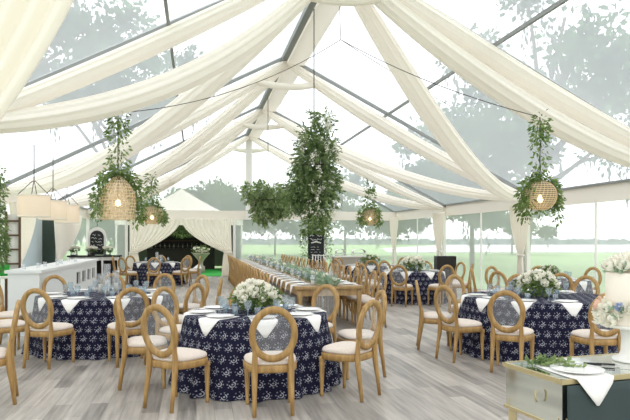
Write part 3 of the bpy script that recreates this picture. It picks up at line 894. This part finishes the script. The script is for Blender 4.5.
# arched bar sign
sc_ = PX(97, 21.6); rr = random.Random(5)
r = thing('arched_sign', 'arched black chalk sign in a white frame behind the bar flowers', 'sign', (sc_.x, sc_.y, 1.02), 0)
def arch(w, h, y):
    p = [(-w/2, y, 0)]+[(w/2*cos(pi-k*pi/16), y, h-w/2+w/2*sin(k*pi/16)) for k in range(17)]+[(w/2, y, 0)]
    return p
def arch_slab(w, h, y0, y1):
    a, b_ = arch(w, h, y0), arch(w, h, y1); n = len(a)
    return MB().add(a+b_, [tuple(range(n)), tuple(range(2*n-1, n-1, -1))]+[(i, (i+1) % n+n-n if False else (i+1) % n, (i+1) % n+n, i+n) for i in range(n)])
arch_slab(.62, .98, 0, .04).obj('sign_frame', 'white', r, smooth=False)
arch_slab(.46, .86, -.012, -.001).obj('sign_board', 'chalk', r, smooth=False)
m = MB()
for z, hw in ((.70, .14), (.58, .19), (.46, .18), (.34, .2), (.2, .14)): squiggles(m, -hw, hw, z, -.02, rr, .028, .035, .009)
m.obj('chalk_lettering', 'chalkink', r)
# side door behind the bar: two leaves in the doorway
o = MB().box((XL-.3, 19.1, 1.15), (.05, 2.2, 2.3)).obj('door_1', 'paleblue', smooth=False); structure(o, 'pale blue door leaf behind the bar', 'door')
o = MB().box((XL-.3, 21.3, 1.15), (.05, 2.2, 2.3)).obj('door_2', 'dkgreen', smooth=False); structure(o, 'dark green door leaf behind the bar', 'door')
# dark ladder rack with trailing vine at the photo's edge
lc = PX(13, 11.6)
r = thing('ladder_rack', 'dark wooden ladder rack standing before the side curtain', 'rack', (lc.x, lc.y, 0), .25)
for sx in (-.115, .115): MB().box((sx, 0, 1.05), (.045, .05, 2.1)).obj('rail', 'darkwood', r, smooth=False)
for k in range(7): MB().box((0, 0, .3+k*.27), (.2, .03, .035)).obj('rung', 'darkwood', r, smooth=False)
MB().box((0, .04, 1.1), (.2, .01, 1.9)).obj('back_panel', 'white', r, smooth=False)
lc = PX(-3, 10.8); rr = random.Random(8)
r = thing('hanging_vine', 'bushy green vine hanging at the edge beside the ladder rack', 'hanging greenery', (lc.x, lc.y, 0))
m = MB(); vine(m, [(0, 0, 2.75), (-.05, 0, 2.1), (.03, 0, 1.6), (0, 0, 1.15)], 1500, .17, .075, .035, rr); m.obj('foliage', 'leafdk', r)
MB().tube([(0, 0, 2.85), (0, 0, 1.2)], .008, 5).obj('cord', 'dkmetal', r)
tc_ = PX(-2, 11.3)
r = thing('side_table', 'white topped side table cut off beside the bar', 'table', (tc_.x, tc_.y, 0))
MB().lathe([(0, .86), (.34, .86), (.35, .88), (.34, .9), (0, .9)], 24, cap=False).obj('tabletop', 'white', r)
MB().lathe([(.2, 0), (.2, .03), (.04, .06), (.04, .86)], 14).obj('pedestal', 'white', r)
o = MB().lathe([(.0, 0), (.13, .0), (.15, .2), (.14, .2), (.12, .02), (0, .02)], 18, (tc_.x+.05, tc_.y, .901), cap=False).obj('green_tub', 'turf'); tag(o, 'bright green tub on the white side table', 'tub')

# ------------------------------------------------------------------ cake table, front corner
N = W(1.364, 3.38); Lc = W(1.247, 3.90)
ux = (W(2.30, 3.70)-N).normalized(); uy = Vector((-ux.y, ux.x, 0))
LEN, WID, TZ = 1.5, .535, .80
ang = atan2(ux.y, ux.x)
r = thing('mirrored_table', 'mirrored console table with gold edges in the front corner', 'table', (N.x, N.y, 0), ang)
MB().box((LEN/2, WID/2, TZ-.012), (LEN-.02, WID-.02, .02)).obj('tabletop', 'mirror', r, smooth=False)
e = MB(); e.box((LEN/2, .008, TZ-.014), (LEN, .018, .028)); e.box((LEN/2, WID-.008, TZ-.014), (LEN, .018, .028))
e.box((.008, WID/2, TZ-.014), (.018, WID, .028)); e.box((LEN-.008, WID/2, TZ-.014), (.018, WID, .028))
e.obj('edge_trim', 'gold', r, smooth=False)
MB().box((LEN/2, WID/2, TZ-.15), (LEN-.03, WID-.03, .24)).obj('apron', 'mirror', r, smooth=False)
e = MB(); e.box((LEN/2, WID/2, TZ-.275), (LEN-.01, WID-.01, .018)); e.obj('lower_trim', 'gold', r, smooth=False)
for sx in (.045, LEN-.045):
    for sy in (.045, WID-.045): MB().tube([(sx, sy, TZ-.22), (sx, sy, .04), (sx, sy, 0)], [.036, .024, .02], 4).obj('leg', 'gold', r, smooth=False)
hd = MB().tube([(-.012, WID*.36, TZ-.10), (-.022, WID*.36, TZ-.115), (-.022, WID*.36, TZ-.15), (-.012, WID*.36, TZ-.165)], .006, 6).obj('drawer_pull', 'gold', r)
fc = MB()
def frontcloth(u, v):
    x = .02+u*(LEN-.1); z = TZ-.03-v*(TZ-.04); return Vector((x, -.018-.012*sin(u*40+.5*sin(9*u))*v-.01*v, z))
fc.grid(frontcloth, 80, 14); 
o = fc.obj('table_skirt', 'teal', thick=.004); o.location = (N.x, N.y, 0); o.rotation_euler = (0, 0, ang)
tag(o, 'dark teal cloth hanging down the front of the mirrored table', 'cloth')
def onT(x, y, z=0): return N+ux*x+uy*y+UP*(TZ+z)
# napkin hanging with plate
m = MB(); rows = [(.36, .105, .003), (.2, .13, .003), (.06, .14, .004), (-.02, .13, .002), (-.032, .11, -.03), (-.036, .06, -.09), (-.038, .008, -.15)]
vs = [Vector((u*w_/1., y_, z_)) for y_, w_, z_ in rows for u in (-1, -.6, -.2, .2, .6, 1)]
m.add(vs, [(j*6+i, j*6+i+1, (j+1)*6+i+1, (j+1)*6+i) for j in range(6) for i in range(5)])
o = m.obj('napkin', 'linen', thick=.003); p = onT(.215, 0); o.location = p; o.rotation_euler = (0, 0, ang); tag(o, 'white napkin hanging in a point off the mirrored table', 'napkin')
p = onT(.23, .14, .006); PLATE.put(p, 0, 'white plate on the napkin on the mirrored table', 'plate on the mirrored table')
def cake_tool(label, x, y, rz, blade):
    r = thing('cake_knife' if blade else 'cake_server', label, 'cutlery', onT(x, y, .004), rz, 'cake cutting set')
    MB().tube([(0, 0, .006), (.10, 0, .008)], [.009, .008], 8).obj('handle', 'black', r)
    MB().add([(.1, -.008, .006), (.1, .008, .006), (.2, .018 if not blade else .012, .004), (.26, 0, .003), (.2, -.018 if not blade else -.006, .004)], [(0, 1, 2, 3, 4)]).obj('blade', 'silver', r, smooth=False, thick=.002)
cake_tool('black-handled cake knife lying beside the plate', .41, .285, ang-.70, True)
cake_tool('black-handled cake server lying closer to the cake', .475, .245, ang-.70, False)
rr = random.Random(3); r = thing('eucalyptus_sprig', 'green leaf sprigs lying at the corner of the mirrored table', 'greenery', onT(.12, .36, .004))
m = MB()
for k in range(16):
    a = ang+rr.uniform(-1.4, 1.2); st = Vector((rr.uniform(-.12, .1), rr.uniform(-.08, .08), .01))
    d = Vector((cos(a), sin(a), .05)); m.tube([st, st+d*.16], .002, 4)
    for j in range(12):
        q = st+d*(.014*j); m.leaf(q, d*.5+rvec(rr)+Vector((0, 0, .4)), rvec(rr), .035, .022)
m.obj('foliage', 'leafdk', r)
# cake
ck = PX(634, 3.93); cb = TZ
r = thing('wedding_cake', 'white tiered wedding cake with flowers on a pedestal', 'cake', (ck.x, ck.y, cb))
MB().lathe([(.0, 0), (.125, 0), (.125, .012), (.085, .03), (.075, .06), (.072, .13), (.078, .18), (.10, .20), (.19, .205), (.19, .222), (0, .222)], 36, cap=False).obj('cake_stand', 'white', r)
MB().lathe([(0, .222), (.175, .222), (.18, .23), (.18, .315), (.172, .325), (0, .325)], 40, cap=False).obj('lower_tier', 'frost', r)
MB().lathe([(0, .325), (.155, .325), (.16, .333), (.16, .52), (.152, .53), (0, .53)], 40, cap=False).obj('upper_tier', 'frost', r)
rr = random.Random(17)
srcs = [rose_mesh(.05, 'rose', 'bloom', r, 301), rose_mesh(.042, 'blush', 'bloom', r, 302), rose_mesh(.026, 'blueflower', 'bloom', r, 303)]
first = [True]*3
def bloom(kind, loc, nrm, s):
    o = srcs[kind]
    if not first[kind]: o = o.copy(); COL.objects.link(o); o.parent = r
    first[kind] = False
    o.location = loc; o.rotation_euler = Vector(nrm).to_track_quat('Z', 'Y').to_euler(); o.scale = (s, s, s)
for k in range(24):
    a = 2*pi*k/24+rr.uniform(-.08, .08); zz = rr.uniform(.255, .335)
    kind = [0, 0, 2, 0, 1, 0][k % 6]
    bloom(kind, (.195*cos(a), .195*sin(a), zz), (cos(a), sin(a), .5), rr.uniform(.9, 1.25))
for k in range(20):
    a = k*2.4; rd = .165*sqrt((k+.4)/20); kind = [0, 0, 0, 2, 0][k % 5]
    bloom(kind, (rd*cos(a), rd*sin(a), .565+.06*(1-rd/.17)), (cos(a)*rd*6, sin(a)*rd*6, 1), rr.uniform(.95, 1.3))
m = MB()
for k in range(70):
    a = rr.uniform(0, 2*pi); d = Vector((cos(a), sin(a), rr.uniform(-.4, .5)))
    m.leaf(Vector((.18*cos(a), .18*sin(a), rr.uniform(.24, .34))), d, rvec(rr), .06, .03)
    m.leaf(Vector((.13*cos(a), .13*sin(a), rr.uniform(.54, .58))), d, rvec(rr), .06, .03)
m.obj('foliage', 'sage', r); r.scale = (1.04, 1.04, 1.07)

# ------------------------------------------------------------------ back of the tent
cs = PX(316, 24.6); rr = random.Random(21)
r = thing('chalkboard_easel', 'tall black chalkboard standing by the end wall among greenery', 'sign', (cs.x, cs.y, 0), 0)
MB().box((0, 0, 1.1), (.66, .03, 1.58)).obj('board', 'chalk', r, smooth=False)
for sx in (-.22, .22): MB().tube([(sx, .05, 1.8), (sx*1.3, .02, 0)], .02, 6).obj('leg', 'darkwood', r)
MB().tube([(0, .04, 1.8), (0, .5, 0)], .02, 6).obj('leg', 'darkwood', r)
m = MB(); squiggles(m, -.26, .26, 1.72, -.02, rr, .05, .05, .011); squiggles(m, -.24, .24, 1.56, -.02, rr, .04, .05, .011)
m.tube([(-.2, -.02, 1.42), (0, -.02, 1.47), (.2, -.02, 1.42)], .03, 6)
for z in (1.25, 1.15, 1.05, .95, .85, .75, .65, .55): squiggles(m, -.22, .22, z, -.02, rr, .012, .04, .006)
m.obj('chalk_lettering', 'chalkink', r)
m = MB(); 
for sx in (-.45, .45): vine(m, [(sx, -.05, 2.0), (sx*1.1, -.05, 1.4), (sx, -.05, .7)], 160, .16, .10, .05, rr)
m.obj('foliage', 'leaf', r)
# white slat-back chair in front of the chalkboard
wc = PX(317, 22.3)
r = thing('slat_back_chair', 'white slat-back chair in front of the tall chalkboard', 'chair', (wc.x, wc.y, 0), 0)
MB().box((0, 0, .45), (.42, .42, .05)).obj('seat', 'white', r, smooth=False)
for sx in (-.2, .2):
    MB().tube([(sx, .19, .45), (sx, .2, 0)], .018, 6).obj('leg', 'white', r)
    MB().tube([(sx, -.19, 0), (sx, -.19, .45), (sx, -.23, 1.02)], .02, 6).obj('leg', 'white', r)
for sx in (-.1, 0, .1): MB().tube([(sx, -.195, .55), (sx, -.225, .98)], .014, 6).obj('slat', 'white', r)
for z, y in ((.56, -.196), (.99, -.23)): MB().tube([(-.2, y, z), (.2, y, z)], .016, 6).obj('rail', 'white', r)
# speaker by T4
sp = PX(445, 17.6)
r = thing('speaker_box', 'black speaker box on the floor behind the navy table', 'speaker', (sp.x, sp.y, 0), -.2)
MB().box((0, 0, .55), (.55, .45, 1.08)).obj('cabinet', 'black', r, smooth=False)
MB().box((0, -.23, .56), (.48, .012, .96)).obj('grille', 'dark', r, smooth=False)
# white chafing dishes on a buffet
bc = PX(352, 25.0)
r = thing('buffet_table', 'white buffet table by the end wall', 'table', (bc.x, bc.y, 0))
MB().box((0, 0, .87), (1.7, .6, .05)).obj('tabletop', 'white', r, smooth=False)
MB().box((0, 0, .43), (1.6, .5, .84)).obj('table_skirt', 'greycloth', r, smooth=False)
def chafing(label, dx, w_):
    g = thing('chafing_dish', label, 'serving dish', (bc.x+dx, bc.y, .896), 0, 'chafing dishes on the buffet')
    MB().box((0, 0, .1), (w_, .34, .05)).obj('pan', 'silver', g, smooth=False)
    MB().grid(lambda u, v: Vector((w_*.5*cos(pi*u)*1, (v-.5)*.34, .125+.15*sin(pi*u)**.6)), 17, 3).obj('lid', 'white', g, thick=.01)
    for sx in (-1, 1):
        for sy in (-1, 1): MB().tube([(sx*w_*.45, sy*.15, .1), (sx*w_*.47, sy*.16, 0)], .012, 5).obj('leg', 'silver', g)
chafing('smaller white-lidded chafing dish on the buffet, closer to the chalkboard', -.5, .34)
chafing('larger white-lidded chafing dish on the buffet by the end wall', .28, .52)

# entrance: beyond the end wall
o = MB().box((.55, 29.6, -.03), (1.25, 6.4, .08)).obj('turf_runner', 'turf', smooth=False); tag(o, 'bright green turf runner leading out of the end opening', 'carpet')
p = PX(195, 24.6)
r = thing('step_box', 'low grey box draped with white cloth at the end opening', 'box', (p.x, p.y, 0))
MB().box((0, 0, .2), (.5, .5, .4)).obj('box_body', 'greycloth', r, smooth=False)
MB().add([(-.1, -.26, .405), (.26, -.26, .405), (.18, -.10, .62), (.12, -.2, .405)], [(0, 1, 2), (0, 2, 3), (1, 2, 3)]).obj('draped_cloth', 'linen', r, smooth=False)
p = PX(201, 28.5)
r = thing('flower_urn', 'pale footed urn of white flowers seen through the end opening', 'urn', (p.x, p.y, 0))
MB().lathe([(.0, 0), (.18, 0), (.18, .3), (.10, .34), (.09, .5), (.16, .62), (.36, .86), (.42, .92), (.40, .93), (.2, .75), (0, .7)], 24, cap=False).obj('urn_bowl', 'greycloth', r)
rr = random.Random(31); src = rose_mesh(.08, 'rose', 'bloom', r, 5)
for q in range(14):
    o = src if q == 0 else src.copy()
    if q: COL.objects.link(o); o.parent = r
    a = q*2.4; rd = .36*sqrt((q+.3)/14); o.location = (rd*cos(a), rd*sin(a), .98+.25*rr.random())
m = MB(); leafy(m, (0, 0, 1.0), .4, 160, .12, .05, rr, (1, 1, .6)); m.obj('foliage', 'leaf', r)
# second tent
tx, ty, hw = -.75, 33.2, 3.0
r = thing('marquee_tent', 'smaller white peaked tent standing beyond the end opening', 'tent', (tx, ty, 0))
m = MB(); zt, zp = 2.55, 4.25
for k in range(4):
    a0, a1 = pi/4+k*pi/2, pi/4+(k+1)*pi/2; q = hw*1.4142
    A, B = Vector((q*cos(a0), q*sin(a0), zt)), Vector((q*cos(a1), q*sin(a1), zt)); C_ = Vector((0, 0, zp))
    for i in range(8):
        s0, s1 = i/8, (i+1)/8; h_ = lambda s: zt+(zp-zt)*(s**1.25)
        pa, pb = A.lerp(C_, s0), B.lerp(C_, s0); pc, pd = B.lerp(C_, s1), A.lerp(C_, s1)
        for P_, s in ((pa, s0), (pb, s0), (pc, s1), (pd, s1)): P_.z = h_(s)
        m.add([pa, pb, pc, pd], [(0, 1, 2, 3)])
m.obj('tent_roof', 'valance', r, smooth=False)
m = MB(); 
for sx in (-1, 1): m.box((sx*hw, 0, zt-.15), (.04, 2*hw, .3)); m.box((0, sx*hw, zt-.15), (2*hw, .04, .3))
m.obj('tent_valance', 'valance', r, smooth=False)
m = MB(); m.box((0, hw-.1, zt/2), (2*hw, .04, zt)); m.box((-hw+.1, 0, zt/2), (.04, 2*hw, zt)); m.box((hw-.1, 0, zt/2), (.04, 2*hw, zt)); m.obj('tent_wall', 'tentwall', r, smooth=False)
for sx in (-1, 1):
    for sy in (-1, 1): MB().box((sx*(hw-.05), sy*(hw-.05), zt/2), (.09, .09, zt)).obj('tent_pole', 'white', r, smooth=False)
g = thing('back_bar', 'dark bar shelving inside the smaller peaked tent', 'bar', (tx, ty-.6, 0))
MB().box((0, 0, .55), (3.4, .6, 1.1)).obj('bar_body', 'dark', g, smooth=False)
MB().box((0, .9, .95), (3.0, .3, 1.9)).obj('shelf_back', 'dark', g, smooth=False)
for k in range(3): MB().box((0, .72, 1.2+.28*k), (2.9, .12, .03)).obj('shelf', 'darkwood', g, smooth=False)
botr = MB().lathe([(0, 0), (.04, 0), (.04, .17), (.015, .21), (.015, .27), (0, .27)], 10).obj('bottle', 'glass')
tag(botr, 'clear bottle on the dark bar inside the smaller tent', 'bottle'); BOT = Stamp(botr)
for k in range(12):
    BOT.put((tx-1.3+k*.23, ty-.7+.12*(k % 2), 1.101), 0, 'clear bottle standing on the dark bar inside the smaller tent', 'bottles on the bar in the smaller tent')
rr = random.Random(77); g = thing('hanging_greens', 'green foliage hanging inside the smaller tent', 'hanging greenery', (tx+.2, ty-hw+.4, 2.0))
m = MB(); leafy(m, (0, 0, 0), .7, 700, .14, .06, rr, (1.3, .4, .45)); m.obj('foliage', 'leafdk', g)
MB().tube([(0, 0, 0), (0, 0, .34)], .02, 5).obj('cord', 'dkmetal', g)

# ------------------------------------------------------------------ outdoors
def quad(pts): return MB().add(pts, [tuple(range(len(pts)))])
o = quad([(-300, -60, -.12), (400, -60, -.12), (400, 500, -.12), (-300, 500, -.12)]).obj('lawn', 'lawn', smooth=False)
structure(o, 'green lawn around the tent', 'lawn')
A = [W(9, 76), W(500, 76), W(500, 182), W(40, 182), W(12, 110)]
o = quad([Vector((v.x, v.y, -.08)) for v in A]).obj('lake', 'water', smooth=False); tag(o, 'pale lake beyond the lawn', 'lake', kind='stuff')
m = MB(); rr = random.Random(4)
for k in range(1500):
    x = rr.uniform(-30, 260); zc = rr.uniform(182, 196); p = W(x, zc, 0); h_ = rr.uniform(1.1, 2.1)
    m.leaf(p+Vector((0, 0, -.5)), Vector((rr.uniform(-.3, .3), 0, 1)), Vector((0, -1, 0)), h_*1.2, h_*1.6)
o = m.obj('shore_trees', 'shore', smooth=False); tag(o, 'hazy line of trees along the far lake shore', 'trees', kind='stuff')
def tree(label, px, zc, ztop, zbot, spread, n, seed, moss=0, leaf=.42, lean=0, nbl=16, off=(0, 0)):
    rr = random.Random(seed); b = PX(px, zc, -.12)
    r = thing('oak_tree', label, 'tree', b, 0, 'trees outside the tent')
    t = MB(); H = ztop
    t.tube([(0, 0, 0), (lean*.2, 0, H*.25), (lean*.5, .1, H*.5), (lean, 0, H*.8)], [H*.013, H*.010, H*.008, H*.005], 9)
    blobs = []
    for k in range(nbl):
        a = k*2.399; rd = spread*sqrt((k+.5)/nbl); z = zbot+(ztop-zbot)*(.15+.7*rr.random())*(1-.35*(rd/spread)**2)
        c_ = Vector((rd*cos(a)+off[0], rd*sin(a)+off[1], z)); blobs.append(c_)
        s = Vector((lean*.4, 0, H*rr.uniform(.25, .55)))
        t.tube([s, s.lerp(c_, .5)+Vector((0, 0, .3)), c_], [H*.008, H*.006, H*.003], 5)
    t.obj('trunk', 'bark', r)
    m = MB()
    for c_ in blobs:
        br = spread*rr.uniform(.20, .36)
        leafy(m, c_, br, int(n*.5)//nbl, leaf, leaf*.6, rr, (1.05, 1.05, .7), .1)
    m.obj('foliage', 'treeleaf', r)
    if moss:
        m = MB()
        for k in range(moss):
            c_ = rr.choice(blobs)+rvec(rr)*spread*.3; ln = rr.uniform(.8, 2.2)
            for j in range(10):
                m.leaf(c_+Vector((rr.uniform(-.15, .15), rr.uniform(-.15, .15), -j*ln/10)), Vector((rr.uniform(-.2, .2), rr.uniform(-.2, .2), -1)), rvec(rr), ln*.22, .16)
        m.obj('moss', 'moss', r)
    return r
tree('big mossy oak leaning over the lake side roof', 524, 27, 14.5, 5.2, 5.6, 15000, 101, 70, .36, nbl=30, lean=2.0, off=(1.6, 0))
tree('mossy oak behind the middle frame on the lake side', 472, 38, 12.5, 3.0, 4.8, 9000, 102, 40, .45)
tree('tree with low boughs by the lake side lawn', 440, 52, 11.0, 1.6, 5.5, 12000, 103, 30, .5)
tree('low bushy tree between lawn and lake on the lake side', 512, 66, 7.5, 1.5, 4.0, 9000, 111, 10, .45)
tree('hazy tree behind the end wall near the chalkboard', 345, 60, 9.0, 1.4, 5.5, 6000, 104, 20, .5)
tree('hazy tree behind the end wall beside the white post', 275, 64, 7.5, 1.2, 5.5, 6000, 105, 20, .5)
tree('full green tree above the smaller peaked tent', 212, 52, 7.0, 2.4, 4.6, 20000, 106, 0, .36, nbl=26)
tree('green tree rising behind the bar side of the smaller tent', 150, 58, 6.5, 2.0, 5.0, 12000, 107, 0, .4)
tree('tall tree beyond the bar side roof', 120, 33, 13.5, 7.5, 5.0, 9000, 108, 30, .40)
tree('tall tree high over the bar side of the tent', -70, 27, 16, 8.5, 4.5, 7000, 109, 30, .38, off=(4.4, 0))
tree('low tree outside the bar side corner', 95, 46, 4.5, .8, 4.2, 5000, 110, 0, .36)

# ------------------------------------------------------------------ light: bright overcast sky
w = bpy.data.worlds.new('overcast'); SC.world = w; w.use_nodes = True
nt = w.node_tree; nt.nodes.clear()
out = nt.nodes.new('ShaderNodeOutputWorld'); bg = nt.nodes.new('ShaderNodeBackground')
tc = nt.nodes.new('ShaderNodeTexCoord'); sp = nt.nodes.new('ShaderNodeSeparateXYZ'); rp = nt.nodes.new('ShaderNodeValToRGB')
nt.links.new(tc.outputs['Generated'], sp.inputs[0]); nt.links.new(sp.outputs[2], rp.inputs[0])
e = rp.color_ramp.elements
e[0].position = 0.; e[0].color = (.92, .93, .95, 1); e[1].position = .7; e[1].color = (1, .985, .97, 1)
nt.links.new(rp.outputs[0], bg.inputs[0]); bg.inputs[1].default_value = 1.9
nt.links.new(bg.outputs[0], out.inputs[0])
SC.view_settings.view_transform = 'Standard'; SC.view_settings.look = 'None'
SC.view_settings.gamma = 1; SC.view_settings.use_curve_mapping = False
SC.view_settings.exposure = 0.12
SC.cycles.use_denoising = True
SC.cycles.max_bounces = 10; SC.cycles.transparent_max_bounces = 24; SC.cycles.diffuse_bounces = 5
